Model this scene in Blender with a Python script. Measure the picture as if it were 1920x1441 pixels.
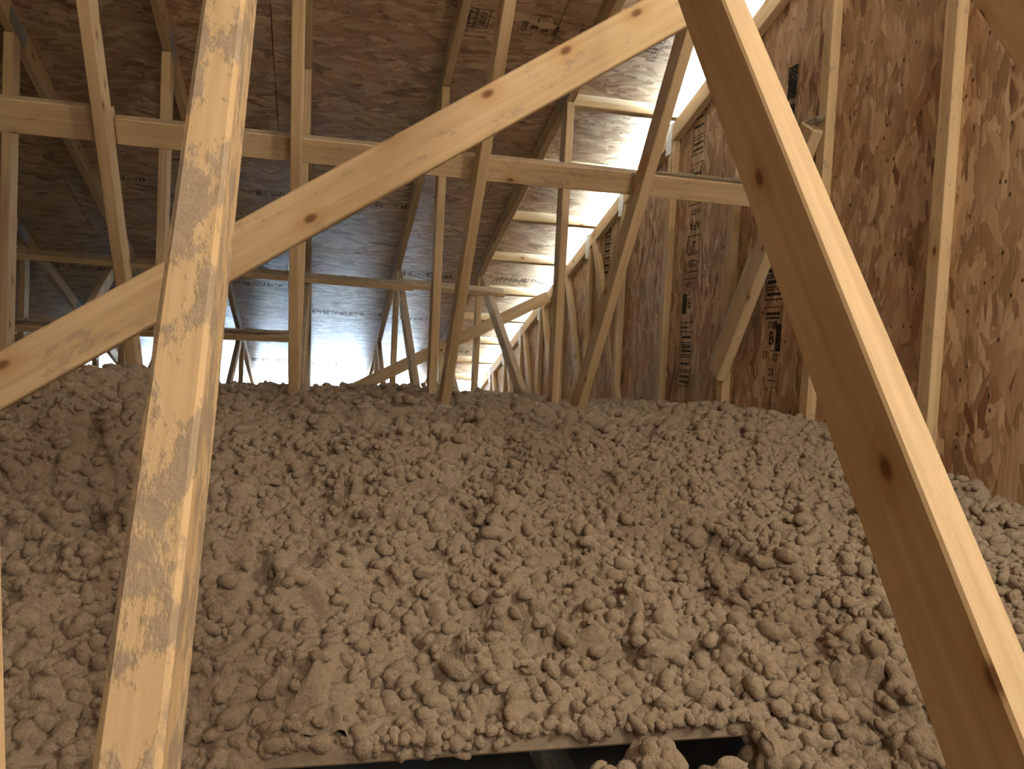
import bpy, bmesh, math, random
import numpy as np
from mathutils import Matrix, Vector
random.seed(7); np.random.seed(7)
for o in list(bpy.data.objects): bpy.data.objects.remove(o)
SC = bpy.context.scene
COL = SC.collection

# ------------------------------------------------------------------ camera, sky, lamp, exposure
# X = towards the gable wall, Y = down the roof slope towards the eave, Z = up; the lens is the origin
FPX = 1512.1
CR = Vector((0.97166143, -0.23102516, 0.05001433))
CU = Vector((-0.03751213, 0.05819805, 0.99760003))
CF = Vector((0.23338144, 0.97120562, -0.04788256))
cam_data = bpy.data.cameras.new('camera')
cam_data.sensor_fit = 'HORIZONTAL'; cam_data.sensor_width = 36.0
cam_data.lens = FPX / 1920 * 36.0
cam_data.clip_start = 0.02
cam = bpy.data.objects.new('camera', cam_data); COL.objects.link(cam)
cam.matrix_world = Matrix(((CR.x, CU.x, -CF.x, 0), (CR.y, CU.y, -CF.y, 0), (CR.z, CU.z, -CF.z, 0), (0, 0, 0, 1)))
SC.camera = cam

world = bpy.data.worlds.new('overcast_sky'); SC.world = world; world.use_nodes = True
wn = world.node_tree; wn.nodes.clear()
w_out = wn.nodes.new('ShaderNodeOutputWorld'); w_bg = wn.nodes.new('ShaderNodeBackground')
w_tc = wn.nodes.new('ShaderNodeTexCoord'); w_sep = wn.nodes.new('ShaderNodeSeparateXYZ'); w_ramp = wn.nodes.new('ShaderNodeValToRGB')
w_map = wn.nodes.new('ShaderNodeMapRange'); w_map.inputs[1].default_value = -1; w_map.inputs[2].default_value = 1
wn.links.new(w_tc.outputs['Generated'], w_sep.inputs[0]); wn.links.new(w_sep.outputs[2], w_map.inputs[0])
wn.links.new(w_map.outputs[0], w_ramp.inputs[0])
w_ramp.color_ramp.elements[0].position = 0.46; w_ramp.color_ramp.elements[0].color = (0.56, 0.76, 0.96, 1)   # pale snowy ground
w_ramp.color_ramp.elements[1].position = 0.56; w_ramp.color_ramp.elements[1].color = (0.54, 0.77, 1.0, 1)     # sky
wn.links.new(w_ramp.outputs[0], w_bg.inputs[0]); wn.links.new(w_bg.outputs[0], w_out.inputs[0])
w_bg.inputs[1].default_value = 180.0

def lamp(name, loc, energy, col, r):
    l = bpy.data.lights.new(name, 'POINT'); l.energy = energy; l.color = col; l.shadow_soft_size = r
    o = bpy.data.objects.new(name, l); o.location = loc; COL.objects.link(o); return o
lamp('back_fill', (0.55, -2.1, 1.60), 105, (1.0, 0.88, 0.70), 0.35)  # unseen fill light added behind the lens to brighten the gable wall
lamp('clip_lamp', (1.38, 0.05, 0.80), 58, (1.0, 0.87, 0.67), 0.16)

vs = SC.view_settings
vs.view_transform = 'Standard'; vs.look = 'None'; vs.exposure = 0.38; vs.gamma = 1.0; vs.use_curve_mapping = False
SC.cycles.max_bounces = 8; SC.cycles.diffuse_bounces = 6

# ------------------------------------------------------------------ pixel -> point helpers (1920 x 1441)
def ray(u, v): return CR * ((u - 960) / FPX) + CU * ((720.5 - v) / FPX) + CF
def onX(u, v, X): d = ray(u, v); return d * (X / d.x)
def onY(u, v, Y): d = ray(u, v); return d * (Y / d.y)

# ------------------------------------------------------------------ materials
class NT:
    def __init__(s, name):
        s.m = bpy.data.materials.new(name); s.m.use_nodes = True; s.t = s.m.node_tree; s.t.nodes.clear()
        s.out = s.n('ShaderNodeOutputMaterial'); s.b = s.n('ShaderNodeBsdfPrincipled')
        s.l(s.b.outputs[0], s.out.inputs[0])
    def n(s, t, **k):
        nd = s.t.nodes.new(t)
        for a, v in k.items(): setattr(nd, a, v)
        return nd
    def l(s, a, b): s.t.links.new(a, b)
    def val(s, inp, v):
        if hasattr(v, 'is_output') or isinstance(v, bpy.types.NodeSocket): s.l(v, inp)
        else: inp.default_value = v
    def math(s, op, a, b=0.0, c=None, clamp=False):
        nd = s.n('ShaderNodeMath', operation=op, use_clamp=clamp)
        s.val(nd.inputs[0], a); s.val(nd.inputs[1], b)
        if c is not None: s.val(nd.inputs[2], c)
        return nd.outputs[0]
    def mix(s, f, a, b, bt='MIX'):
        nd = s.n('ShaderNodeMix', data_type='RGBA', blend_type=bt)
        s.val(nd.inputs[0], f); s.val(nd.inputs[6], a); s.val(nd.inputs[7], b); return nd.outputs[2]
    def ramp(s, f, stops):
        nd = s.n('ShaderNodeValToRGB'); cr = nd.color_ramp
        while len(cr.elements) < len(stops): cr.elements.new(0.5)
        for e, (p, c) in zip(cr.elements, stops): e.position = p; e.color = c if len(c) == 4 else (*c, 1)
        s.l(f, nd.inputs[0]); return nd.outputs[0]
    def maprange(s, f, a, b, c=0.0, d=1.0, smooth=False):
        nd = s.n('ShaderNodeMapRange'); nd.interpolation_type = 'SMOOTHSTEP' if smooth else 'LINEAR'
        s.l(f, nd.inputs[0])
        for i, x in enumerate((a, b, c, d)): nd.inputs[i + 1].default_value = x
        return nd.outputs[0]
    def coord(s, offset=True):
        tc = s.n('ShaderNodeTexCoord')
        if not offset: return tc.outputs['Object']
        oi = s.n('ShaderNodeObjectInfo'); m = s.math('MULTIPLY', oi.outputs['Random'], 37.0)
        ad = s.n('ShaderNodeVectorMath', operation='ADD'); cb = s.n('ShaderNodeCombineXYZ')
        s.l(m, cb.inputs[0]); s.l(s.math('MULTIPLY', oi.outputs['Random'], 91.0), cb.inputs[1]); s.l(s.math('MULTIPLY', oi.outputs['Random'], 17.0), cb.inputs[2])
        s.l(tc.outputs['Object'], ad.inputs[0]); s.l(cb.outputs[0], ad.inputs[1]); return ad.outputs[0]
    def mapping(s, v, scale=(1, 1, 1), rot=(0, 0, 0), loc=(0, 0, 0)):
        nd = s.n('ShaderNodeMapping'); s.l(v, nd.inputs[0]); nd.inputs['Scale'].default_value = scale
        nd.inputs['Rotation'].default_value = rot; nd.inputs['Location'].default_value = loc; return nd.outputs[0]
    def noise(s, v, scale, detail=3.0, rough=0.55, dist=0.0):
        nd = s.n('ShaderNodeTexNoise'); s.l(v, nd.inputs['Vector']); nd.inputs['Scale'].default_value = scale
        nd.inputs['Detail'].default_value = detail; nd.inputs['Roughness'].default_value = rough; nd.inputs['Distortion'].default_value = dist
        return nd
    def voro(s, v, scale, feature='F1', rnd=1.0):
        nd = s.n('ShaderNodeTexVoronoi', feature=feature, voronoi_dimensions='2D'); s.l(v, nd.inputs['Vector']); nd.inputs['Scale'].default_value = scale
        nd.inputs['Randomness'].default_value = rnd; return nd
    def bump(s, h, strength, dist):
        nd = s.n('ShaderNodeBump'); s.l(h, nd.inputs['Height']); nd.inputs['Strength'].default_value = strength
        nd.inputs['Distance'].default_value = dist; s.l(nd.outputs[0], s.b.inputs['Normal'])
    def fin(s, col, rough=0.8, spec=0.25):
        s.val(s.b.inputs['Base Color'], col); s.val(s.b.inputs['Roughness'], rough); s.b.inputs['Specular IOR Level'].default_value = spec
        return s.m

def mat_wood(name, dust=0.0, tint=(1, 1, 1)):
    t = NT(name); v = t.coord()
    oi = t.n('ShaderNodeObjectInfo')
    warp = t.noise(t.mapping(v, (1.2, 4, 4)), 1.0, 2)
    g = t.noise(t.mapping(v, (1.6, 46, 46)), 1.0, 4, 0.6, 0.6).outputs[0]
    g2 = t.noise(t.mapping(v, (5.0, 190, 190)), 1.0, 2).outputs[0]
    base = t.ramp(g, [(0.28, (0.43, 0.315, 0.18)), (0.5, (0.57, 0.44, 0.275)), (0.72, (0.67, 0.535, 0.36))])
    base = t.mix(t.math('MULTIPLY', g2, 0.22), base, (0.36, 0.22, 0.10, 1))
    # per-board tone
    base = t.mix(t.math('MULTIPLY', oi.outputs['Random'], 0.35), base, (0.47, 0.33, 0.175, 1))
    # knots
    kv = t.mapping(v, (5.0, 9.0, 1.0)); kn = t.voro(kv, 1.0); ks = t.n('ShaderNodeSeparateColor'); t.l(kn.outputs['Color'], ks.inputs[0])
    ntc = t.n('ShaderNodeTexCoord'); nsp = t.n('ShaderNodeSeparateXYZ'); t.l(ntc.outputs['Normal'], nsp.inputs[0])
    keep = t.math('MULTIPLY', t.math('GREATER_THAN', ks.outputs[0], 0.66), t.math('GREATER_THAN', t.math('ABSOLUTE', nsp.outputs[2]), 0.6))
    knot = t.math('MULTIPLY', keep, t.maprange(kn.outputs['Distance'], 0.03, 0.10, 1, 0, True))
    halo = t.math('MULTIPLY', keep, t.maprange(kn.outputs['Distance'], 0.08, 0.30, 0.5, 0, True))
    base = t.mix(halo, base, (0.42, 0.25, 0.10, 1)); base = t.mix(knot, base, (0.17, 0.085, 0.035, 1))
    # fluff / dust settled on upward faces and in smeared patches
    ge = t.n('ShaderNodeNewGeometry'); sp = t.n('ShaderNodeSeparateXYZ'); t.l(ge.outputs['Normal'], sp.inputs[0])
    up = t.maprange(sp.outputs[2], 0.45, 0.85, 0, 0.75, True)
    dn = t.noise(t.mapping(v, (15, 28, 28)), 1.0, 5, 0.7).outputs[0]
    patch = t.maprange(dn, 0.62 - 0.22 * dust, 0.70 - 0.20 * dust, 0, min(1.0, 0.35 + 0.7 * dust), True)
    d = t.math('MAXIMUM', t.math('MULTIPLY', up, t.maprange(dn, 0.3, 0.5, 0.3, 1)), patch if dust > 0 else 0.0)
    dc = t.mix(t.noise(v, 60, 3).outputs[0], (0.20, 0.158, 0.12, 1), (0.38, 0.315, 0.24, 1))
    base = t.mix(d, base, dc)
    h = t.math('ADD', t.math('MULTIPLY', g, 0.5), t.math('MULTIPLY', d, t.noise(v, 130, 3).outputs[0]))
    t.bump(h, 0.35, 0.004)
    return t.fin(base, 0.72, 0.25)

def mat_osb(name, rough=0.7, spec=0.2):
    t = NT(name); v = t.coord()
    dv = t.noise(v, 9.0, 2); add = t.n('ShaderNodeVectorMath', operation='MULTIPLY_ADD')
    t.l(dv.outputs['Color'], add.inputs[0]); add.inputs[1].default_value = (0.035, 0.03, 0.0); t.l(v, add.inputs[2]); v2 = add.outputs[0]
    best = None; tone = None; hue = None
    for i, (rz, sx, sy) in enumerate(((0.05, 8, 36), (0.42, 9, 32), (-0.38, 9, 36), (0.12, 5.5, 24), (-0.15, 14, 55), (1.1, 12, 38))):
        vo = t.voro(t.mapping(t.mapping(v2, (1, 1, 1), (0, 0, rz), (3.1 * i, 7.7 * i, 0)), (sx, sy, 0.0)), 1.0)
        sp = t.n('ShaderNodeSeparateColor'); t.l(vo.outputs['Color'], sp.inputs[0])
        # flakes of each layer dip at their rims so that layers overlap raggedly
        pr = t.math('SUBTRACT', sp.outputs[0], t.math('MULTIPLY', vo.outputs['Distance'], 0.35))
        if i == 5: pr = t.math('SUBTRACT', pr, 0.28)
        if best is None: best, tone, hue = pr, sp.outputs[1], sp.outputs[2]
        else:
            gt = t.math('GREATER_THAN', pr, best)
            mixf = lambda a, b: t.math('ADD', t.math('MULTIPLY', a, t.math('SUBTRACT', 1.0, gt)), t.math('MULTIPLY', b, gt))
            tone, hue = mixf(tone, sp.outputs[1]), mixf(hue, sp.outputs[2]); best = t.math('MAXIMUM', best, pr)
    fib = t.noise(t.mapping(v2, (7, 120, 1)), 1.0, 3, 0.6).outputs[0]
    tone2 = t.math('ADD', t.math('MULTIPLY', tone, 0.62), t.math('MULTIPLY', fib, 0.38))
    c = t.ramp(tone2, [(0.12, (0.235, 0.145, 0.083)), (0.34, (0.375, 0.246, 0.145)), (0.58, (0.48, 0.333, 0.206)), (0.86, (0.64, 0.485, 0.325))])
    c = t.mix(t.maprange(hue, 0.62, 1.0, 0, 0.5), c, (0.33, 0.145, 0.075, 1))
    c = t.mix(t.math('MULTIPLY', t.math('GREATER_THAN', hue, 0.94), 0.55), c, (0.10, 0.05, 0.025, 1))
    # staple holes and resin specks
    sv = t.voro(t.mapping(v, (26, 34, 1)), 1.0); s2 = t.n('ShaderNodeSeparateColor'); t.l(sv.outputs['Color'], s2.inputs[0])
    speck = t.math('MULTIPLY', t.math('GREATER_THAN', s2.outputs[0], 0.93), t.maprange(sv.outputs['Distance'], 0.10, 0.20, 0.9, 0))
    c = t.mix(speck, c, (0.035, 0.02, 0.012, 1))
    t.bump(t.math('ADD', t.math('MULTIPLY', best, 0.8), t.math('MULTIPLY', fib, 0.25)), 0.55, 0.006)
    return t.fin(c, rough, spec)

def mat_insul():
    t = NT('blown_fibre'); tc = t.n('ShaderNodeTexCoord'); v = tc.outputs['Object']
    n1 = t.noise(v, 3.0, 3).outputs[0]; n2 = t.noise(v, 85, 5, 0.7).outputs[0]; n3 = t.noise(v, 260, 3, 0.7).outputs[0]
    c = t.ramp(n2, [(0.25, (0.26, 0.200, 0.142)), (0.5, (0.37, 0.295, 0.218)), (0.78, (0.47, 0.385, 0.295))])
    c = t.mix(t.maprange(n1, 0.4, 0.7, 0, 0.35), c, (0.30, 0.232, 0.165, 1))
    c = t.mix(t.math('MULTIPLY', t.math('GREATER_THAN', n3, 0.70), 0.35), c, (0.52, 0.46, 0.38, 1))
    t.bump(t.math('ADD', t.math('MULTIPLY', n2, 0.6), t.math('MULTIPLY', n3, 0.5)), 1.0, 0.010)
    t.b.inputs['Sheen Weight'].default_value = 0.15; t.b.inputs['Sheen Roughness'].default_value = 0.6
    return t.fin(c, 0.95, 0.05)

def mat_plain(name, col, rough=0.7, metal=0.0, nz=0.25, sc=40):
    t = NT(name); v = t.coord(); n = t.noise(v, sc, 4).outputs[0]
    c = t.mix(t.math('MULTIPLY', n, nz), (*col, 1), tuple(x * 0.45 for x in col) + (1,))
    t.b.inputs['Metallic'].default_value = metal; t.bump(n, 0.15, 0.002); return t.fin(c, rough, 0.4)

def mat_ink():
    t = NT('stamp_ink'); v = t.coord(False)
    tr = t.n('ShaderNodeBsdfTransparent'); mx = t.n('ShaderNodeMixShader')
    f = t.maprange(t.noise(v, 90, 4, 0.7).outputs[0], 0.36, 0.50, 0.25, 1.0)
    t.l(f, mx.inputs[0]); t.l(tr.outputs[0], mx.inputs[1]); t.l(t.b.outputs[0], mx.inputs[2]); t.l(mx.outputs[0], t.out.inputs[0])
    return t.fin((0.022, 0.020, 0.018, 1), 0.8, 0.1)

def mat_plate():
    t = NT('galvanised_steel'); v = t.coord(False)
    sl = t.voro(t.mapping(v, (70, 110, 0)), 1.0, rnd=0.0)
    hole = t.maprange(sl.outputs['Distance'], 0.22, 0.30, 1, 0)
    c = t.mix(hole, t.mix(t.noise(v, 30, 3).outputs[0], (0.42, 0.46, 0.50, 1), (0.62, 0.66, 0.70, 1)), (0.05, 0.05, 0.05, 1))
    t.b.inputs['Metallic'].default_value = 0.6; return t.fin(c, 0.45, 0.5)

M = dict(wood=mat_wood('spruce_lumber'), dusty=mat_wood('dusty_lumber', 0.75), caked=mat_wood('dust_caked_lumber', 1.7), semi=mat_wood('lightly_dusty_lumber', 0.25), osb=mat_osb('oriented_strand_board'), osb_roof=mat_osb('strand_board_waxed_face', 0.36, 0.7),
         insul=mat_insul(), ink=mat_ink(), plate=mat_plate(), wrap=mat_plain('roof_felt', (0.03, 0.03, 0.032)),
         gyp=mat_plain('gypsum_board', (0.22, 0.19, 0.15)), outer=mat_plain('house_wrap', (0.5, 0.5, 0.5)))

# ------------------------------------------------------------------ object helpers
def tag(o, label=None, cat=None, group=None, kind=None):
    for k, v in (('label', label), ('category', cat), ('group', group), ('kind', kind)):
        if v: o[k] = v
    return o
def link(name, mesh, mat, parent=None, M4=None):
    o = bpy.data.objects.new(name, mesh); COL.objects.link(o)
    if mat is not None and len(mesh.materials) == 0: mesh.materials.append(mat)
    M4 = M4 or Matrix()
    if parent is not None:
        o.parent = parent; o.matrix_basis = parent['_w'].inverted() @ M4 if False else WORLD[parent.name].inverted() @ M4
    else: o.matrix_basis = M4
    WORLD[o.name] = M4.copy(); return o
WORLD = {}
def empty(name, loc):
    o = bpy.data.objects.new(name, None); o.empty_display_size = 0.1; COL.objects.link(o)
    o.matrix_basis = Matrix.Translation(loc); WORLD[o.name] = Matrix.Translation(loc); return o
_boxes = {}
def box_mesh(l, w, t, bev=0.003, seg=1):
    key = (round(l, 4), round(w, 4), round(t, 4), bev)
    if key in _boxes: return _boxes[key].copy()
    bm = bmesh.new(); bmesh.ops.create_cube(bm, size=1.0)
    bmesh.ops.scale(bm, vec=(l, w, t), verts=bm.verts)
    if bev > 0: bmesh.ops.bevel(bm, geom=list(bm.edges), offset=bev, segments=seg, profile=0.5, affect='EDGES')
    me = bpy.data.meshes.new('lumber'); bm.to_mesh(me); bm.free()
    _boxes[key] = me; return me.copy()
def frame(p0, p1, wdir):
    p0, p1 = Vector(p0), Vector(p1); x = (p1 - p0).normalized(); w = Vector(wdir); y = (w - x * w.dot(x)).normalized(); z = x.cross(y)
    c = (p0 + p1) / 2
    return Matrix(((x.x, y.x, z.x, c.x), (x.y, y.y, z.y, c.y), (x.z, y.z, z.z, c.z), (0, 0, 0, 1))), (p1 - p0).length
def board(name, p0, p1, wdir, w=0.089, t=0.038, mat='wood', parent=None, bev=0.003):
    M4, L = frame(p0, p1, wdir)
    return link(name, box_mesh(L, w, t, bev), M[mat], parent, M4)
def slab(name, lo, hi, mat, parent=None, bev=0.0):
    lo, hi = Vector(lo), Vector(hi); s = hi - lo
    return link(name, box_mesh(s.x, s.y, s.z, bev), M[mat], parent, Matrix.Translation((lo + hi) / 2))

def fluff(name, pts, r, parent=None, label=None, seed=0, flat=1.0, nseg=10, step=0.012):
    """lumpy strip of fibre clinging along a polyline"""
    rs = np.random.RandomState(seed); P = [Vector(p) for p in pts]; path = []
    for a, b in zip(P[:-1], P[1:]):
        n = max(2, int((b - a).length / step))
        for i in range(n): path.append(a.lerp(b, i / n))
    path.append(P[-1]); n = len(path); vs_, fs = [], []
    rr = np.convolve(rs.rand(n + 8), np.ones(4) / 4, 'same')[4:4 + n]
    for i, c in enumerate(path):
        d = (path[min(i + 1, n - 1)] - path[max(i - 1, 0)]).normalized()
        a = d.cross(Vector((0, 0, 1)));  a = a.normalized() if a.length > 0.05 else Vector((1, 0, 0)); b = a.cross(d).normalized()
        e = min(1.0, math.sin(math.pi * min(max(i / (n - 1), 0.02), 0.98)) * 5)
        for k in range(nseg):
            an = 2 * math.pi * k / nseg; q = r * (0.45 + 1.0 * rr[i] + 0.35 * (rs.rand() - 0.5)) * e
            vs_.append(c + a * math.cos(an) * q + b * math.sin(an) * q * flat)
    for i in range(n - 1):
        for k in range(nseg):
            k2 = (k + 1) % nseg; fs.append((i * nseg + k, i * nseg + k2, (i + 1) * nseg + k2, (i + 1) * nseg + k))
    fs.append(tuple(range(nseg))[::-1]); fs.append(tuple((n - 1) * nseg + k for k in range(nseg)))
    me = bpy.data.meshes.new(name); me.from_pydata([tuple(v) for v in vs_], [], fs); me.polygons.foreach_set('use_smooth', [True] * len(me.polygons))
    o = link(name, me, M['insul'], parent)
    if label: o['label'] = label
    return o

# ------------------------------------------------------------------ the place in numbers
X1 = 0.5285; SP = 0.61
XK = lambda k: -0.100 if k == 0 else X1 + SP * (k - 1)
HB = 2.475                      # underside of the common top chords at Y = 0 (roof falls 1 in 3)
HS = HB + 0.0938                # underside of the roof sheathing
XG = 1.727                      # inner face of the gable truss
XW = XG + 0.038                 # inner face of the gable sheathing
FLOOR = -0.95
EAVE = 9.7; RIDGE = -2.3
SL = Vector((0, 3, -1)).normalized(); NRM = Vector((0, 1, 3)).normalized()
zr = lambda y: HS - y / 3

# ------------------------------------------------------------------ setting: ceiling below, roof deck, walls
fl = slab('floor', (-5.4, -13.9, FLOOR - 0.016), (XW + 0.01, 9.3, FLOOR), 'gyp'); tag(fl, 'gypsum ceiling board under the insulation', 'floor', kind='structure')

def panel_mesh(l, w, t=0.011): return box_mesh(l, w, t, 0.0015)
ceil = empty('ceiling', (0, 3.0, zr(3.0))); tag(ceil, 'underside of the roof deck in reddish strand board sheets', 'ceiling', kind='structure')
roof_panels = []
def roof_side(sgn, parent, xa, xb):
    """sgn=+1: slope in view; -1: the slope behind the ridge"""
    joint = 3.592; dY = 1.22 * SL.y
    ys = []
    y = joint
    while y < EAVE: y += dY
    rows = []
    while y > RIDGE: rows.append((max(y - dY, RIDGE), min(y, EAVE))); y -= dY
    for ri, (ya, yb) in enumerate(rows):
        x = xb - (0.0 if ri % 2 else 1.22)
        edges = [xb] + ([x] if ri % 2 == 0 else [])
        while edges[-1] > xa: edges.append(max(xa, edges[-1] - 2.44))
        for e1, e0 in zip(edges[:-1], edges[1:]):
            L, Wd = e1 - e0 - 0.003, (yb - ya) / SL.y - 0.003
            cy = (ya + yb) / 2; c = Vector(((e0 + e1) / 2, cy, zr(cy))) + NRM * 0.0055
            xd, yd, zd = Vector((1, 0, 0)), -SL, Vector((1, 0, 0)).cross(-SL)
            if sgn < 0:
                my = 2 * RIDGE - c.y; c = Vector((c.x, my, c.z)); yd = Vector((0, -yd.y, yd.z)); zd = xd.cross(yd)
            M4 = Matrix(((xd.x, yd.x, zd.x, c.x), (xd.y, yd.y, zd.y, c.y), (xd.z, yd.z, zd.z, c.z), (0, 0, 0, 1)))
            o = link('osb_panel', panel_mesh(L, Wd), M['osb_roof'], parent, M4)
            roof_panels.append((o, e0, e1, ya, yb, sgn))
OVER = XW + 0.42
roof_side(1, ceil, -5.4, OVER)
ceil2 = empty('ceiling', (0, 2 * RIDGE - 3.0, zr(3.0))); tag(ceil2, 'roof deck of the opposite slope behind the ridge', 'ceiling', kind='structure')
roof_side(-1, ceil2, -5.4, OVER)
def felt(parent, y0, y1, sgn):
    a = Vector((0, y0, zr(y0))) + NRM * 0.0165; b = Vector((0, y1, zr(y1))) + NRM * 0.0165
    if sgn < 0: a.y = 2 * RIDGE - a.y; b.y = 2 * RIDGE - b.y
    xm = (-5.4 + OVER) / 2; a.x = b.x = xm
    M4, L = frame(a, b, (1, 0, 0))
    link('roof_felt', box_mesh(L, OVER + 5.4, 0.008, 0), M['wrap'], parent, M4)
felt(ceil, RIDGE, EAVE, 1); felt(ceil2, RIDGE, EAVE, -1)

# gable wall: strand board sheets nailed to the outside of the gable truss, cut along the rake
wallr = empty('wall_right', (XW, 3.0, FLOOR)); tag(wallr, 'gable end wall sheathed in warm brown strand board', 'wall', kind='structure')
GT = HB + 0.020                 # top of the gable chord at Y = 0, dropped for the lookouts
def gable_panel(parent, X, y0, y1, top, t=0.011, name='osb_panel', mat='osb', z0=FLOOR, sx=1):
    # local x runs up the wall (strand direction), local y along it
    ys = [y0 + 0.0015, y1 - 0.0015]
    if y0 < RIDGE < y1: ys.insert(1, RIDGE)
    if top(ys[0]) < z0 + 0.05 and top(ys[-1]) < z0 + 0.05: return None
    prof = [(ys[0], z0), (ys[-1], z0)] + [(y, max(z0 + 0.02, top(y))) for y in reversed(ys)]
    yc = (y0 + y1) / 2; zc = z0 + 1.2
    me = bpy.data.meshes.new(name); n = len(prof); vs_ = []
    for dx in (0, t * sx):
        for y, z in prof: vs_.append((z - zc, y - yc, -dx))
    fs = [tuple(range(n)), tuple(range(2 * n - 1, n - 1, -1))] + [(i, i + n, (i + 1) % n + n, (i + 1) % n) for i in range(n)]
    me.from_pydata(vs_, [], fs); bm = bmesh.new(); bm.from_mesh(me); bmesh.ops.recalc_face_normals(bm, faces=bm.faces); bm.to_mesh(me); bm.free()
    # local (x,y,z) -> world (X - z, yc + y, zc + x)
    M4 = Matrix(((0, 0, -1, X), (0, 1, 0, yc), (1, 0, 0, zc), (0, 0, 0, 1)))
    return link(name, me, M[mat], parent, M4)
gtop = lambda y: GT - (y if y >= RIDGE else 2 * RIDGE - y) / 3 - 0.004
y = 3.94 + 1.22 * 5
gp = []
while y > -13.5:
    gp.append(gable_panel(wallr, XW, y - 1.22, y, gtop)); y -= 1.22
gable_panel(wallr, XW + 0.0115, -13.6, 10.0, gtop, 0.006, 'house_wrap', 'outer')
walll = empty('wall_left', (-5.4, 3.0, FLOOR)); tag(walll, 'far gable wall of strand board in the dark', 'wall', kind='structure')
stop = lambda y: HS - (y if y >= RIDGE else 2 * RIDGE - y) / 3
gable_panel(walll, -5.4, -13.9, 9.5, stop, 0.02, 'osb_panel', 'osb', sx=-1)
# rear eave closed by a plate wall
back = slab('wall_back', (-5.4, 2 * RIDGE - 9.3 - 0.02, FLOOR), (XW, 2 * RIDGE - 9.3, zr(9.3) - 0.001), 'osb'); tag(back, 'low strand board eave wall behind the ridge', 'wall', kind='structure')
# far eave: wall plate that the trusses sit on; the soffit beyond it is open to the daylight
plate = board('trim_1', (-5.4, 9.22, FLOOR + 0.10), (XW, 9.22, FLOOR + 0.10), (0, 1, 0), 0.14, 0.20, 'wood'); tag(plate, 'wall plate along the far eave', 'wall plate', kind='structure')
fb = board('trim_2', (OVER - 0.019, RIDGE, zr(RIDGE) - 0.048), (OVER - 0.019, EAVE, zr(EAVE) - 0.048), (0, 0, 1), 0.089, 0.038, 'wood'); tag(fb, 'fly rafter along the open rake overhang', 'trim', kind='structure')

# ------------------------------------------------------------------ trusses
CH = 0.0445  # half a chord
def ctop(y): return HB + 0.0469 - y / 3          # centre line of the common top chord
T_W1 = ((0.067, -0.90), (2.02, 1.775)); T_W2 = ((3.90, -0.90), (2.02, 1.775))
T_V1 = ((3.85, -0.90), (3.85, ctop(3.85) - 0.047)); T_W3 = ((3.35, -0.90), (5.80, 0.46)); T_V2 = ((5.95, -0.90), (5.95, ctop(5.95) - 0.047))
T_W4 = ((5.75, -0.88), (7.55, -0.05)); T_V3 = ((7.75, -0.90), (7.75, ctop(7.75) - 0.047))
ORD = {2: 'first common roof truss beside the strand board gable wall', 1: 'second roof truss from the gable wall with the bare web beside the plank end',
       0: 'third roof truss from the gable wall with the fibre-smeared web', -1: 'fourth roof truss from the gable wall rising from the fibre mound',
       -2: 'fifth roof truss from the gable wall with blue-lit top chord', -3: 'sixth roof truss from the gable wall in the dim end of the attic',
       -4: 'seventh roof truss from the gable wall deep in shadow', -5: 'eighth roof truss from the gable wall deep in shadow', -6: 'ninth roof truss from the gable wall deep in shadow'}
def plate_at(parent, X, y, z, w, h, ang):
    for s in (-1, 1):
        x = X + s * 0.0198
        d = Vector((0, math.cos(ang), math.sin(ang))); M4, L = frame(Vector((x, y, z)) - d * w / 2, Vector((x, y, z)) + d * w / 2, (0, -math.sin(ang), math.cos(ang)))
        link('connector_plate', box_mesh(w, h, 0.0012, 0), M['plate'], parent, M4)
SA = math.atan2(-1, 3)
trusses = {}
for k in range(2, -7, -1):
    X = XK(k); t = empty('roof_truss', (X, 3.0, FLOOR)); trusses[k] = t
    tag(t, ORD[k], 'roof truss', 'common roof trusses')
    board('top_chord', (X, RIDGE, ctop(RIDGE)), (X, EAVE - 0.1, ctop(EAVE - 0.1)), (0, 0, 1), 0.089, 0.038, 'wood', t)
    board('top_chord', (X, RIDGE, ctop(RIDGE)), (X, 2 * RIDGE - EAVE + 0.5, ctop(EAVE - 0.5)), (0, 0, 1), 0.089, 0.038, 'wood', t)
    board('bottom_chord', (X, -13.7, FLOOR + CH), (X, 9.15, FLOOR + CH), (0, 0, 1), 0.089, 0.038, 'dusty', t)
    for i, (a, b) in enumerate((T_W1, T_W2, T_V1, T_W3, T_V2, T_W4, T_V3)):
        mt = 'wood'
        if k == 0 and i == 0: continue
        if i == 3: mt = 'semi'
        board('web', (X, *a), (X, *b), (0, 1, -0.3 if i else 0.3), 0.089, 0.038, mt, t)
    plate_at(t, X, 3.86, ctop(3.85) - 0.01, 0.20, 0.075, SA); plate_at(t, X, 2.02, ctop(2.02) - 0.02, 0.25, 0.10, SA)
    plate_at(t, X, 5.86, ctop(5.86) - 0.01, 0.20, 0.075, SA); plate_at(t, X, 7.2, ctop(7.2), 0.25, 0.075, SA)
t0 = trusses[0]
# near web of the third truss: smeared with fibre
pa, pb = onX(435, 0, XK(0)), onX(262, 1441, XK(0)); dv = (pb - pa).normalized()
fw = board('web', pa - dv * 1.35, pb + dv * 0.72, (0, 1, 0.3), 0.089, 0.038, 'dusty', t0, 0.004); fw['label'] = 'web board smeared with grey fibre'
off_ = Vector((-0.015, -0.0445, 0)); qa, qb = onX(1, 760, XK(0) - 0.02) + off_, onX(17, 1441, XK(0) - 0.02) + off_; dv2 = (qb - qa).normalized()
board('web', qa - dv2 * (2.30 / abs(dv2.z)), qb + dv2 * 0.68, (0, 1, 0), 0.089, 0.030, 'semi', t0, 0.004)

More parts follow.
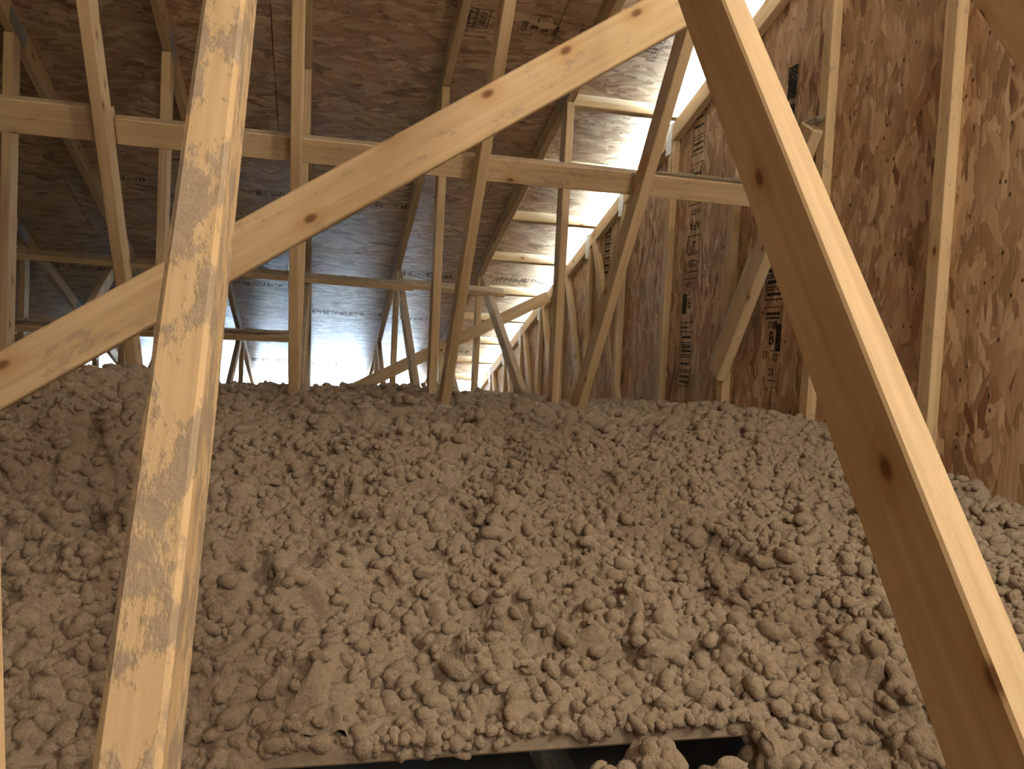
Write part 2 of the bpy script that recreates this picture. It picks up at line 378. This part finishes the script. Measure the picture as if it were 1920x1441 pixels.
gt = empty('gable_truss', (XG + 0.019, 3.0, FLOOR)); tag(gt, 'gable end truss with flat studs against the strand board wall', 'roof truss')
XC = XG + 0.019
gc = lambda y: GT - 0.0469 - y / 3
board('top_chord', (XC, RIDGE, gc(RIDGE)), (XC, EAVE - 0.1, gc(EAVE - 0.1)), (0, 0, 1), 0.089, 0.038, 'wood', gt)
board('top_chord', (XC, RIDGE, gc(RIDGE)), (XC, 2 * RIDGE - EAVE + 0.5, gc(EAVE - 0.5)), (0, 0, 1), 0.089, 0.038, 'wood', gt)
board('bottom_chord', (XC, -13.4, FLOOR + CH), (XC, 9.15, FLOOR + CH), (0, 0, 1), 0.089, 0.038, 'dusty', gt)
GS = [-1.05, -0.44, 0.17, 0.78, 1.39, 2.020, 2.617, 3.257, 3.930, 4.586, 5.18, 5.76, 6.35, 6.96, 7.57, 8.18]
for i, y in enumerate(GS):
    board('stud', (XC, y, FLOOR + 0.09), (XC, y, gc(y) - 0.045), (0, 1, 0), 0.052, 0.038, 'semi' if y < 4 else 'wood', gt)
    if y > 3.5: plate_at(gt, XC, y + 0.03, gc(y) - 0.03, 0.16, 0.07, math.pi / 2)
for y in (5.09, 5.67, 6.27, 6.86, 7.47, 8.08):
    board('web', (XC - 0.001, y - 0.62, gc(y) - 0.047 - 1.15), (XC - 0.001, y, gc(y) - 0.047), (0, 1, 0), 0.070, 0.036, 'semi', gt)

# ------------------------------------------------------------------ lookouts over the dropped gable truss
ORDN = ['first', 'second', 'third', 'fourth', 'fifth', 'sixth', 'seventh', 'eighth', 'ninth', 'tenth', 'eleventh', 'twelfth', 'thirteenth']
for i, y in enumerate([1.60, 2.18, 2.76, 3.34, 3.92, 4.50, 5.11, 5.71, 6.31, 6.90, 7.50, 8.10, 8.70]):
    z = zr(y); c = Vector((0, y, z)) - NRM * 0.0345
    x0, x1 = XK(2) + 0.020, OVER - 0.039
    o = board('lookout_block', (x0, c.y, c.z), (x1, c.y, c.z), NRM, 0.068, 0.038, 'wood')
    tag(o, ORDN[12 - i] + ' lookout block up from the far eave, between roof deck and gable chord', 'block', 'lookout blocks over the gable')

# ------------------------------------------------------------------ bracing
d2 = Vector((0, -0.576, 0.817)); n2 = Vector((0, 0.817, 0.576))
def on_plane(u, v, n, c): d = ray(u, v); return d * (c / d.dot(n))
c1 = n2.dot(Vector((0, 2.81, 0.66))) + 0.0655
a = on_plane(220, 243, n2, c1); b = on_plane(1385, 362, n2, c1)
zb = (a.z + b.z) / 2; yb = (a.y + b.y) / 2
b1 = board('lateral_brace', (XK(-1) + 0.02, yb, zb), (XG - 0.03, yb, zb), d2, 0.089, 0.038, 'semi')
tag(b1, 'long horizontal brace nailed across the webs and ending at the gable wall', 'brace', 'horizontal braces')
fluff('settled_fibre', [Vector((1.20, yb, zb)) + d2 * 0.047 , Vector((XG - 0.05, yb, zb)) + d2 * 0.050], 0.018, b1, 'thin layer of settled fibre', 3, 0.5)
bl = board('lateral_brace', (-3.4, yb - 0.01, zb + 0.012), (XK(-1) + 0.018, yb - 0.01, zb + 0.012), d2, 0.112, 0.038, 'semi')
tag(bl, 'wider horizontal brace continuing past the fourth truss into the dim end', 'brace', 'horizontal braces')
d3 = Vector((0, 0.876, 0.486)).normalized(); n3 = Vector((0, -d3.z, d3.y))
def brace_w3(xa, xb, u0, v0, u1, v1, Y, label, name='lateral_brace', off=0.0):
    A, B = onY(u0, v0, Y), onY(u1, v1, Y)
    s = (B.z - A.z) / (B.x - A.x)
    o = board(name, (xa, Y + off, A.z + s * (xa - A.x)), (xb, Y + off, A.z + s * (xb - A.x)), d3, 0.080, 0.038, 'semi')
    return tag(o, label, 'brace', 'horizontal braces')
brace_w3(-4.6, XK(1) + 0.06, 60, 477, 740, 534, 5.42, 'thin dark horizontal brace crossing five trusses far back')
brace_w3(XK(1) - 0.02, XK(2) + 0.10, 760, 530, 905, 544, 5.46, 'short horizontal brace joining the two trusses nearest the gable', off=0.07)
b3 = brace_w3(-4.6, XK(0) - 0.03, 100, 612, 480, 628, 4.92, 'low horizontal brace buried under a layer of settled fibre')
z3 = onY(480, 628, 4.92).z
fluff('settled_fibre', [Vector((-2.6, 4.92, z3)) + n3 * 0.022, Vector((XK(0) - 0.04, 4.92, z3)) + n3 * 0.022], 0.030, b3, 'thick layer of settled fibre', 5, 0.55)
# diagonal braces
Yb = 1.62
A0, A1 = onY(100, 660, Yb), onY(1160, 74, Yb); dd = (A1 - A0).normalized()
bb = board('diagonal_brace', A0 - dd * 1.0, A1 + dd * 0.75, (0, 0, 1), 0.089, 0.038, 'semi'); tag(bb, 'long diagonal brace with dark knots rising from the mound across the attic', 'brace')
B0, B1 = onY(720, 702, 5.86), onY(1028, 556, 5.86); de = (B1 - B0).normalized()
bd = board('diagonal_brace', B0 - de * 0.75, B1, (0, 0, 1), 0.085, 0.038, 'wood'); tag(bd, 'distant diagonal brace nailed to the far posts and meeting the gable chord', 'brace')
g0, g1 = onX(1524, 236, XG - 0.024), onX(1346, 700, XG - 0.024); dg = (g1 - g0).normalized()
gb = board('gable_brace', g0, g1 + dg * 0.01, (0, 1, 0.5), 0.100, 0.045, 'semi', bev=0.006); tag(gb, 'dusty slanted brace lying against the gable studs with cut ends', 'brace')
fluff('settled_fibre', [g0 + Vector((0.005, -0.05, 0.02)), g0 + Vector((0.0, 0.05, 0.012))], 0.022, gb, 'fibre on the cut end', 8, 0.6)
e0 = g0 + (dg.cross(Vector((1, 0, 0)))).normalized() * 0.052
e0 = g0.lerp(g1, 0.45) + Vector((-0.02, 0.048, 0.027)); e1 = g1 + Vector((-0.02, 0.045, 0.03))
fluff('settled_fibre', [e0, e1, g1 + Vector((-0.01, 0.0, 0.0))], 0.009, gb, None, 9)

# ------------------------------------------------------------------ plank at the edge of the void
PY = 1.20; PZ = -0.642
pk = board('plank', (-0.55, PY + 0.07, PZ + 0.019), (0.745, PY + 0.07, PZ + 0.019), (0, 1, 0), 0.14, 0.038, 'caked', bev=0.005)
tag(pk, 'dusty plank edge half buried in fibre above the dark void', 'plank')

# ------------------------------------------------------------------ blown insulation
def hash2(ix, iy, s):
    h = (ix.astype(np.int64) * 374761393 + iy.astype(np.int64) * 668265263 + s * 1442695041) & 0xffffffff
    h = ((h ^ (h >> 13)) * 1274126177) & 0xffffffff
    h = ((h ^ (h >> 16)) * 2246822519) & 0xffffffff
    return ((h ^ (h >> 15)) & 0xffffff) / float(0x1000000)
def worley(x, y, s):
    ix, iy = np.floor(x), np.floor(y); best = np.full(x.shape, 9.0); bid = np.zeros(x.shape)
    for a in (-1, 0, 1):
        for b in (-1, 0, 1):
            cx, cy = ix + a, iy + b
            d = (cx + hash2(cx, cy, s) - x) ** 2 + (cy + hash2(cx, cy, s + 1) - y) ** 2
            m = d < best; best = np.where(m, d, best); bid = np.where(m, hash2(cx, cy, s + 2), bid)
    return np.sqrt(best), bid
def vnoise(x, y, s):
    ix, iy = np.floor(x), np.floor(y); fx, fy = x - ix, y - iy; fx = fx * fx * (3 - 2 * fx); fy = fy * fy * (3 - 2 * fy)
    return (hash2(ix, iy, s) * (1 - fx) + hash2(ix + 1, iy, s) * fx) * (1 - fy) + (hash2(ix, iy + 1, s) * (1 - fx) + hash2(ix + 1, iy + 1, s) * fx) * fy
def sstep(x, a, b): t = np.clip((x - a) / (b - a), 0, 1); return t * t * (3 - 2 * t)
PROF_Y = [0.2, 0.8, 1.05, 1.22, 1.6, 2.1, 2.6, 3.2, 4.0, 4.6, 6.0, 7.5, 9.3]
PROF_Z = [-0.86, -0.80, -0.72, -0.60, -0.475, -0.375, -0.315, -0.275, -0.265, -0.285, -0.42, -0.53, -0.625]
_fy = np.linspace(0.2, 9.3, 400); _fz = np.interp(_fy, PROF_Y, PROF_Z); _k = np.ones(13) / 13; _fz = np.convolve(np.pad(_fz, 6, mode='edge'), _k, 'valid')
def base_z(X, Y):
    z = np.interp(Y, _fy, _fz)
    z = z + 0.115 * sstep(X, 0.8, 1.7) * np.exp(-((Y - 2.6) / 0.75) ** 2) + 0.10 * sstep(X, 0.9, 1.75) * sstep(2.6 - Y, 0.3, 1.4)
    z = z + 0.17 * np.exp(-((X + 0.72) / 0.34) ** 2 - ((Y - 2.65) / 0.42) ** 2) + 0.06 * np.exp(-((X + 1.3) / 0.4) ** 2 - ((Y - 2.3) / 0.5) ** 2)
    z = z - 0.09 * np.exp(-((X + 0.50) / 0.22) ** 2 - ((Y - 2.05) / 0.16) ** 2)
    z = z + 0.05 * np.exp(-((X + 0.75) / 0.4) ** 2 - ((Y - 1.6) / 0.3) ** 2)
    z = z + 0.035 * (vnoise(X * 2.2 + 5, Y * 2.2, 11) - 0.5) + 0.035 * (vnoise(X * 5 + 3, Y * 5, 12) - 0.5)
    return z
def lump(X, Y):
    wx = (vnoise(X * 9, Y * 9, 21) - 0.5) * 0.04; wy = (vnoise(X * 9, Y * 9, 22) - 0.5) * 0.04
    x, y = X + wx, Y + wy
    rough = 0.55 + 0.75 * vnoise(X * 3.1, Y * 3.1, 31); rough = rough * (1.0 - 0.35 * sstep(X, 0.5, 1.4) * sstep(Y, 1.5, 2.4))
    near = 1.0 - 0.35 * sstep(Y, 2.2, 4.0)
    h = np.zeros_like(X)
    for sc, amp, s in ((0.115, 0.050, 41), (0.050, 0.026, 51), (0.027, 0.014, 61)):
        d, i = worley(x / sc, y / sc, s); h = h + amp * (0.2 + 1.1 * i) * np.clip(1 - (d / 0.85) ** 2, 0, 1)
        x = x + (vnoise(X / sc * 1.7, Y / sc * 1.7, s + 5) - 0.5) * sc * 0.35; y = y + (vnoise(X / sc * 1.7, Y / sc * 1.7, s + 6) - 0.5) * sc * 0.35
    return h * rough * near - 0.034
ys = [0.62]
while ys[-1] < 9.25: ys.append(ys[-1] + max(0.0075, 0.0055 * ys[-1]))
ys = np.array(ys)
xs = np.concatenate([np.arange(-5.35, -2.2, 0.06), np.arange(-2.2, -1.0, 0.016), np.arange(-1.0, XW - 0.002, 0.008), [XW - 0.001]])
GX, GY = np.meshgrid(xs, ys)
BZ = base_z(GX, GY)
e = 0.01
nx = -(base_z(GX + e, GY) - base_z(GX - e, GY)) / (2 * e); ny = -(base_z(GX, GY + e) - base_z(GX, GY - e)) / (2 * e)
nl = np.sqrt(nx * nx + ny * ny + 1); nx, ny, nz = nx / nl, ny / nl, 1 / nl
Hh = lump(GX, GY)
wallk = sstep(XW - GX, 0.0, 0.06)
PXx = GX + nx * Hh * wallk; PYy = GY + ny * Hh; PZz = BZ + nz * Hh + 0.006 * (1 - wallk)
# plank front: the fibre sags over the edge
xr0, xr1 = -0.06, 0.732
inr = sstep(GX, xr0 - 0.05, xr0 + 0.02) * sstep(-GX, -xr1 - 0.02, -xr1 + 0.03)
edge = inr * sstep(-GY, -PY - 0.05, -PY)
PZz = PZz - 0.02 * edge
PYy = np.where((inr > 0.5) & (GY < PY + 0.05), np.maximum(PYy, PY - 0.012 - 0.02 * vnoise(GX * 30, GY * 30, 91)), PYy)
PZz = np.minimum(PZz, HS - GY / 3 - 0.02)
nr, nc = GX.shape
V = np.stack([PXx, PYy, PZz], -1).reshape(-1, 3).astype(np.float32)
I = np.arange(nr * nc).reshape(nr, nc)
Q = np.stack([I[:-1, :-1], I[:-1, 1:], I[1:, 1:], I[1:, :-1]], -1).reshape(-1, 4)
qx = GX[:-1, :-1].reshape(-1); qy = GY[:-1, :-1].reshape(-1)
lim = PY + 0.006 + 0.0 * qx
Q = Q[~((qx > xr0) & (qx < xr1) & (qy < lim))]
# rounded tufts of fibre heaped on the bed
TPL = {}
for sd in (1, 2):
    _b = bmesh.new(); bmesh.ops.create_icosphere(_b, subdivisions=sd + 1, radius=1.0)
    TPL[sd] = (np.array([v.co[:] for v in _b.verts]), np.array([[v.index for v in f.verts] for f in _b.faces])); _b.free()
def tufts(C, N_, r, rs, flat=0.75, sd=2):
    TV, TF = TPL[sd]
    n = len(C); a_ = rs.rand(n) * 6.283
    t1 = np.stack([np.cos(a_), np.sin(a_), np.zeros(n)], -1); t1 = t1 - N_ * (t1 * N_).sum(-1, keepdims=True); t1 /= np.linalg.norm(t1, axis=-1, keepdims=True); t2 = np.cross(N_, t1)
    sc = np.stack([r * (0.85 + 0.65 * rs.rand(n)), r * (0.75 + 0.35 * rs.rand(n)), r * flat * (0.7 + 0.6 * rs.rand(n))], -1)
    rad = 1.0 + 0.0 * rs.rand(n, len(TV))
    for q in range(3):   # a few knobs per tuft
        d = rs.randn(n, 3); d /= np.linalg.norm(d, axis=-1, keepdims=True)
        rad = rad + 0.50 * np.clip((d @ TV.T - 0.35) / 0.65, -0.25, 1)
    rad = rad + 0.30 * (rs.rand(n, len(TV)) - 0.5)
    L = TV[None] * rad[..., None] * sc[:, None, :]
    V_ = C[:, None, :] + L[..., 0:1] * t1[:, None] + L[..., 1:2] * t2[:, None] + L[..., 2:3] * N_[:, None]
    F_ = TF[None] + (np.arange(n) * len(TV))[:, None, None]
    return V_.reshape(-1, 3), F_.reshape(-1, 3)
def surf(X, Y):
    z = base_z(X, Y); e = 0.012
    gx = -(base_z(X + e, Y) - base_z(X - e, Y)) / (2 * e); gy = -(base_z(X, Y + e) - base_z(X, Y - e)) / (2 * e)
    n = np.stack([gx, gy, np.ones_like(gx)], -1); n /= np.linalg.norm(n, axis=-1, keepdims=True)
    return np.stack([X, Y, z], -1) + n * lump(X, Y)[:, None], n
rs = np.random.RandomState(12)
parts = []
def scatter(n, x0, x1, y0, y1, ra, rb, sink, flat, ypow=1.0, sd=1, thr=0.36):
    X = x0 + (x1 - x0) * rs.rand(n); Y = y0 + (y1 - y0) * rs.rand(n) ** ypow
    dens = vnoise(X * 7, Y * 7, 77) * 0.6 + vnoise(X * 17, Y * 17, 78) * 0.4
    keep = dens + 0.30 * rs.rand(n) > thr
    keep &= ~((X > xr0 - 0.01) & (X < xr1 + 0.01) & (Y < PY + 0.012)); X, Y = X[keep], Y[keep]; n = len(X)
    C, N_ = surf(X, Y); r_ = ra + (rb - ra) * rs.rand(n) ** 1.6
    smooth = sstep(X, 0.6, 1.5) * sstep(Y, 1.6, 2.4)
    C = C + N_ * (r_ * (sink + 0.35 * rs.rand(n)) * (1 - 0.5 * smooth))[:, None]
    C[:, 0] = np.minimum(C[:, 0], XW - 0.03); inb = (X > xr0 - 0.04) & (X < xr1 + 0.03)
    C[:, 1] = np.where(inb, np.maximum(C[:, 1], PY + 0.004), C[:, 1])
    parts.append((C, N_, r_, flat, sd))
scatter(1700, -1.0, 1.74, 0.78, 2.5, 0.013, 0.021, -0.40, 0.85, 1.15, 2)
scatter(16500, -1.0, 1.74, 0.78, 2.6, 0.006, 0.0145, -0.30, 0.95, 1.15)
scatter(5200, -1.1, 1.74, 2.4, 4.6, 0.012, 0.026, -0.25, 0.70)
scatter(1900, 0.70, 1.74, 0.78, 1.7, 0.007, 0.016, -0.15, 0.95, 1.0, 1, 0.25)
scatter(2200, -2.1, -0.95, 0.9, 3.4, 0.010, 0.022, -0.20, 0.9)
# fibre slumped down the side of the void beside the plank end
n_ = 170; Y_ = 0.80 + 0.42 * rs.rand(n_); C_, N0 = surf(np.full(n_, xr1 + 0.012), Y_); C_[:, 0] += 0.014 * rs.rand(n_) - 0.004; C_[:, 2] -= 0.11 * rs.rand(n_)
parts.append((C_, np.tile([-0.707, 0, 0.707], (n_, 1)), 0.009 + 0.011 * rs.rand(n_), 0.9, 1))
# fibre hanging over the plank front
n_ = 260; X_ = xr0 + (xr1 - xr0 + 0.02) * rs.rand(n_); hang = rs.rand(n_) ** 2.2 * vnoise(X_ * 9, X_ * 0, 79)
parts.append((np.stack([X_, PY + 0.010 - 0.016 * rs.rand(n_), PZ + 0.043 - 0.038 * hang], -1), np.tile([0, -0.5, 0.866], (n_, 1)), 0.005 + 0.008 * rs.rand(n_), 0.9, 1))
VS, FS, off = [], [], len(V)
for C, N_, r_, flat, sd in parts:
    v_, f_ = tufts(C, N_, r_, rs, flat, sd); v_[:, 0] = np.minimum(v_[:, 0], XW - 0.001); VS.append(v_); FS.append(f_ + off); off += len(v_)
# drop tufts' lower resolution cost: triangles only where tufts stand
V = np.concatenate([V] + VS).astype(np.float32); T3 = np.concatenate(FS)
lv = np.concatenate([Q.reshape(-1), T3.reshape(-1)]).astype(np.int32)
ls = np.concatenate([np.arange(0, Q.size, 4), Q.size + np.arange(0, T3.size, 3)]).astype(np.int32)
lt = np.concatenate([np.full(len(Q), 4), np.full(len(T3), 3)]).astype(np.int32)
me = bpy.data.meshes.new('insulation'); me.vertices.add(len(V)); me.vertices.foreach_set('co', V.reshape(-1))
me.loops.add(len(lv)); me.loops.foreach_set('vertex_index', lv)
me.polygons.add(len(ls)); me.polygons.foreach_set('loop_start', ls); me.polygons.foreach_set('loop_total', lt)
me.polygons.foreach_set('use_smooth', np.ones(len(ls), dtype=bool)); me.update(); me.validate()
print('INSULATION TRIANGLES', 2 * len(Q) + len(T3))
ins = link('blown_insulation', me, M['insul']); tag(ins, 'deep lumpy bed of tan blown fibre insulation filling the attic', 'insulation', kind='stuff')

# loose clumps that have slid off in front of the plank
def clump(loc, r, seed, label, n=110):
    q = np.random.RandomState(seed); d = q.randn(n, 3); d /= np.linalg.norm(d, axis=-1, keepdims=True)
    C = d * np.array(r) * (0.55 + 0.45 * q.rand(n, 1)); C = np.concatenate([C, np.zeros((1, 3))]); d = np.concatenate([d, [[0, 0, 1.0]]])
    d[np.abs(d[:, 2]) > 0.995] = [0.1, 0.0, 0.995]
    v_, f_ = tufts(C, d, np.concatenate([0.008 + 0.010 * q.rand(n), [min(r) * 0.9]]), q, 0.9)
    m = bpy.data.meshes.new('clump'); m.from_pydata(v_.tolist(), [], f_.tolist()); m.polygons.foreach_set('use_smooth', [True] * len(m.polygons))
    o = link('insulation_clump', m, M['insul'], None, Matrix.Translation(loc)); return tag(o, label, 'insulation')
clump(tuple(onY(1225, 1452, 1.12)), (0.042, 0.05, 0.048), 5, 'loose clump of fibre spilled over the plank edge into the void')
clump(tuple(onY(1365, 1480, 1.08)), (0.050, 0.045, 0.028), 15, 'flat fibre clump lying in the void under the plank end')
clump(tuple(onY(1150, 1484, 1.06)), (0.030, 0.03, 0.028), 25, 'small fibre clump in the void beside the spilled one', 50)

# ------------------------------------------------------------------ ink stamps on the sheets
def stamp(parent, O, ud, vd, bars=(), texts=(), name='stamp_print'):
    """bars: (u0,v0,u1,v1) rectangles; texts: (string,u,v,size[,rot180]) ; all in metres on the sheet"""
    bm = bmesh.new()
    for (a, b, c, d) in bars:
        vv = [bm.verts.new((x, y, 0)) for x, y in ((a, b), (c, b), (c, d), (a, d))]; bm.faces.new(vv)
    for tx in texts:
        s, u, v, size = tx[:4]; rot = tx[4] if len(tx) > 4 else 0.0; sxx = tx[5] if len(tx) > 5 else 1.0
        cu = bpy.data.curves.new('t', 'FONT'); cu.body = s; cu.size = size; cu.align_x = 'CENTER'; cu.align_y = 'CENTER'; cu.resolution_u = 2; cu.offset = size * 0.02
        ob = bpy.data.objects.new('t', cu); COL.objects.link(ob)
        dg_ = bpy.context.evaluated_depsgraph_get(); mm = bpy.data.meshes.new_from_object(ob.evaluated_get(dg_))
        mm.transform(Matrix.Translation((u, v, 0)) @ Matrix.Rotation(rot, 4, 'Z') @ Matrix.Diagonal((sxx, 1, 1, 1))); bm.from_mesh(mm)
        bpy.data.objects.remove(ob); bpy.data.curves.remove(cu); bpy.data.meshes.remove(mm)
    mesh = bpy.data.meshes.new(name); bm.to_mesh(mesh); bm.free()
    ud, vd = Vector(ud).normalized(), Vector(vd).normalized(); nd = ud.cross(vd); O = Vector(O) + nd * 0.0008
    M4 = Matrix(((ud.x, vd.x, nd.x, O.x), (ud.y, vd.y, nd.y, O.y), (ud.z, vd.z, nd.z, O.z), (0, 0, 0, 1)))
    o = link(name, mesh, M['ink'], parent, M4); return o
def frame_bars(u0, v0, u1, v1, w=0.004):
    return [(u0, v0, u1, v0 + w), (u0, v1 - w, u1, v1), (u0, v0, u0 + w, v1), (u1 - w, v0, u1, v1)]
def roof_parent(x, y):
    for o, e0, e1, ya, yb_, s in roof_panels:
        if s > 0 and e0 <= x <= e1 and ya <= y <= yb_: return o
    return ceil
def barcode(L, h, seed, gap=0.15):
    rs = random.Random(seed); out = []; u = 0
    while u < L:
        w = rs.choice([0.003, 0.004, 0.006, 0.009]);
        if rs.random() > gap:
            lo = rs.choice([0, 0, h * 0.25, h * 0.5]); hi = rs.choice([h, h, h * 0.7, h * 0.45 + lo])
            out.append((u, lo, u + w, min(h, hi)))
        u += w + rs.choice([0.003, 0.004, 0.006])
    return out
UP = -SL; XN = Vector((-1, 0, 0)); XP = Vector((1, 0, 0))
P_roof = lambda x, y: Vector((x, y, zr(y)))
# grade marks above the joint near the gable (letters climb the slope)
stamp(roof_parent(0.6, 3.50), P_roof(0.66, 3.56), UP, XN, frame_bars(0, 0, 0.12, 0.055) + frame_bars(0.0, 0.06, 0.12, 0.115, 0.005) + [(0.02, 0.075, 0.03, 0.105), (0.09, 0.075, 0.10, 0.105), (0.035, 0.085, 0.085, 0.098)] + [(0.02 + 0.012 * i, 0.012, 0.026 + 0.012 * i, 0.045) for i in range(7)])
stamp(roof_parent(0.9, 3.50), P_roof(0.96, 3.56), UP, XN, [(0.0, 0.10, 0.003, 0.17), (0.0, 0.10, 0.02, 0.103), (0.085, 0.085, 0.115, 0.090), (0.0, -0.055, 0.003, -0.01), (0.11, -0.06, 0.113, -0.03)],
      [('OSB', 0.055, 0.14, 0.036), ('B', 0.055, 0.095, 0.045), ('10', 0.035, 0.045, 0.040), ('2024', 0.045, -0.005, 0.034), ('23', 0.095, 0.010, 0.022)])
stamp(roof_parent(1.1, 3.50), P_roof(1.09, 3.57), UP, XN, frame_bars(0.0, -0.05, 0.10, 0.02) + [(0.02, -0.03, 0.08, -0.015)], [])
stamp(roof_parent(1.4, 3.50), P_roof(1.46, 3.57), UP, XN, frame_bars(-0.01, -0.01, 0.14, 0.13, 0.003) + barcode(0.12, 0.028, 3) + [(a, b + 0.035, c, d + 0.035) for a, b, c, d in barcode(0.12, 0.028, 4)] + [(a, b + 0.075, c, d + 0.075) for a, b, c, d in barcode(0.12, 0.028, 5)])
stamp(roof_parent(1.6, 3.50), P_roof(1.62, 3.575), UP, XN, [(0, 0.06, 0.16, 0.064), (0, 0.07, 0.16, 0.074), (0, -0.06, 0.003, 0.06)] + barcode(0.13, 0.035, 9))
# printed code rows further down the slope
for i, (x, y, L, h) in enumerate([(-0.52, 5.19, 0.29, 0.06), (-1.25, 5.16, 0.26, 0.05), (0.28, 5.20, 0.25, 0.055), (-0.72, 6.60, 0.42, 0.07), (-0.07, 7.12, 0.62, 0.075), (0.60, 6.22, 0.50, 0.08), (1.27, 6.22, 0.50, 0.10),
                                   (0.60, 7.16, 0.30, 0.07), (-0.66, 8.55, 0.42, 0.12), (-0.08, 8.62, 0.42, 0.12), (-0.55, 8.95, 0.30, 0.08), (0.95, 8.0, 0.5, 0.1), (1.25, 7.55, 0.45, 0.1), (-1.9, 6.5, 0.4, 0.06)]):
    bars = barcode(L, h, 20 + i)
    if i in (2, 5): bars += frame_bars(-0.01, -0.01, L + 0.01, h + 0.01)
    stamp(roof_parent(x + 0.1, y), P_roof(x, y), XP, UP, bars)
# gable wall marks
YN = Vector((0, -1, 0)); ZP = Vector((0, 0, 1))
def wall_parent(y):
    for o in gp:
        if o and abs(WORLD[o.name].translation.y - y) <= 0.61: return o
    return wallr
def wstamp(y, z, bars, texts, ud=YN, vd=ZP): return stamp(wall_parent(y), (XW, y, z), ud, vd, bars, texts)
w = 0.135
def wbox(z0, z1, lines): return frame_bars(0, z0, w, z1, 0.005) + [(0.015, z0 + (z1 - z0) * f, w - 0.015, z0 + (z1 - z0) * f + 0.012) for f in lines]
wstamp(3.76, 0.0, wbox(1.07, 1.19, (0.35, 0.7)) + wbox(0.98, 1.06, (0.25, 0.6)) + wbox(0.84, 0.94, (0.42,)) + [(0.02, 0.86, 0.03, 0.92), (0.105, 0.86, 0.115, 0.92)] + wbox(0.735, 0.83, (0.3, 0.62)), [])
wstamp(3.745, 0.0, wbox(0.50, 0.585, ()) + wbox(0.405, 0.495, ()) + [(0.05, 0.545, 0.09, 0.557)], [('APA', w / 2, 0.635, 0.062, math.pi), ('RATED', w / 2, 0.70, 0.035, math.pi), ('OSB', w / 2, 0.45, 0.05, math.pi), ('10', w / 2, 0.525, 0.05, math.pi)])
wstamp(3.765, 0.0, [(0, 0.372, w, 0.376), (0, 0.20, 0.05, 0.30), (0.11, 0.25, 0.114, 0.37), (0.0, 0.13, 0.09, 0.137), (0.0, 0.155, w, 0.16)] + wbox(0.055, 0.115, (0.4,)) + wbox(-0.005, 0.05, (0.3, 0.65)) + wbox(-0.08, -0.01, (0.4,)) + wbox(-0.16, -0.085, (0.25, 0.6)),
       [('2024', 0.06, 0.345, 0.035, math.pi), ('17', 0.08, 0.31, 0.045, math.pi), ('B', 0.075, 0.255, 0.07, math.pi)])
wstamp(2.99, 0.0, wbox(0.335, 0.41, (0.2, 0.6)) + wbox(0.285, 0.33, (0.4,)) + wbox(0.235, 0.28, (0.4,)) + [(0, 0.205, w, 0.209), (0.013, 0.175, 0.12, 0.187), (0.013, 0.160, 0.12, 0.168), (0.10, 0.03, 0.137, 0.14), (0.06, 0.03, 0.13, 0.034), (w, -0.15, w + 0.003, 0.20), (-0.01, -0.02, -0.007, 0.04), (0.06, -0.09, 0.12, -0.086), (0.09, -0.115, 0.13, -0.112)],
       [('OSB', 0.07, 0.135, 0.040), ('B', 0.068, 0.08, 0.075), ('17', 0.025, 0.012, 0.045, 0.0), ('10', 0.10, 0.005, 0.045), ('23', 0.08, -0.055, 0.04)])
wstamp(2.93, 0.0, [(0.01, 1.02, 0.075, 1.15), (0.02, 0.93, 0.07, 1.0), (0.03, 0.84, 0.075, 0.92), (0.083, 0.70, 0.087, 1.19), (0.03, 0.70, 0.08, 0.82)], [])
wstamp(4.98, 0.0, [(0.0, 0.34 + 0.045 * i, 0.13, 0.346 + 0.045 * i) for i in range(10)] + [(0.02, 0.355 + 0.045 * i, 0.11, 0.372 + 0.045 * i) for i in range(10)], [])

# ------------------------------------------------------------------ fibre clinging to boards
fl_pts = [onX(u, v, XK(0) - 0.019) for u, v in ((374, 250), (346, 420), (325, 560), (305, 720))]
fluff('clinging_fibre', fl_pts, 0.0028, fw, None, 31, step=0.006)
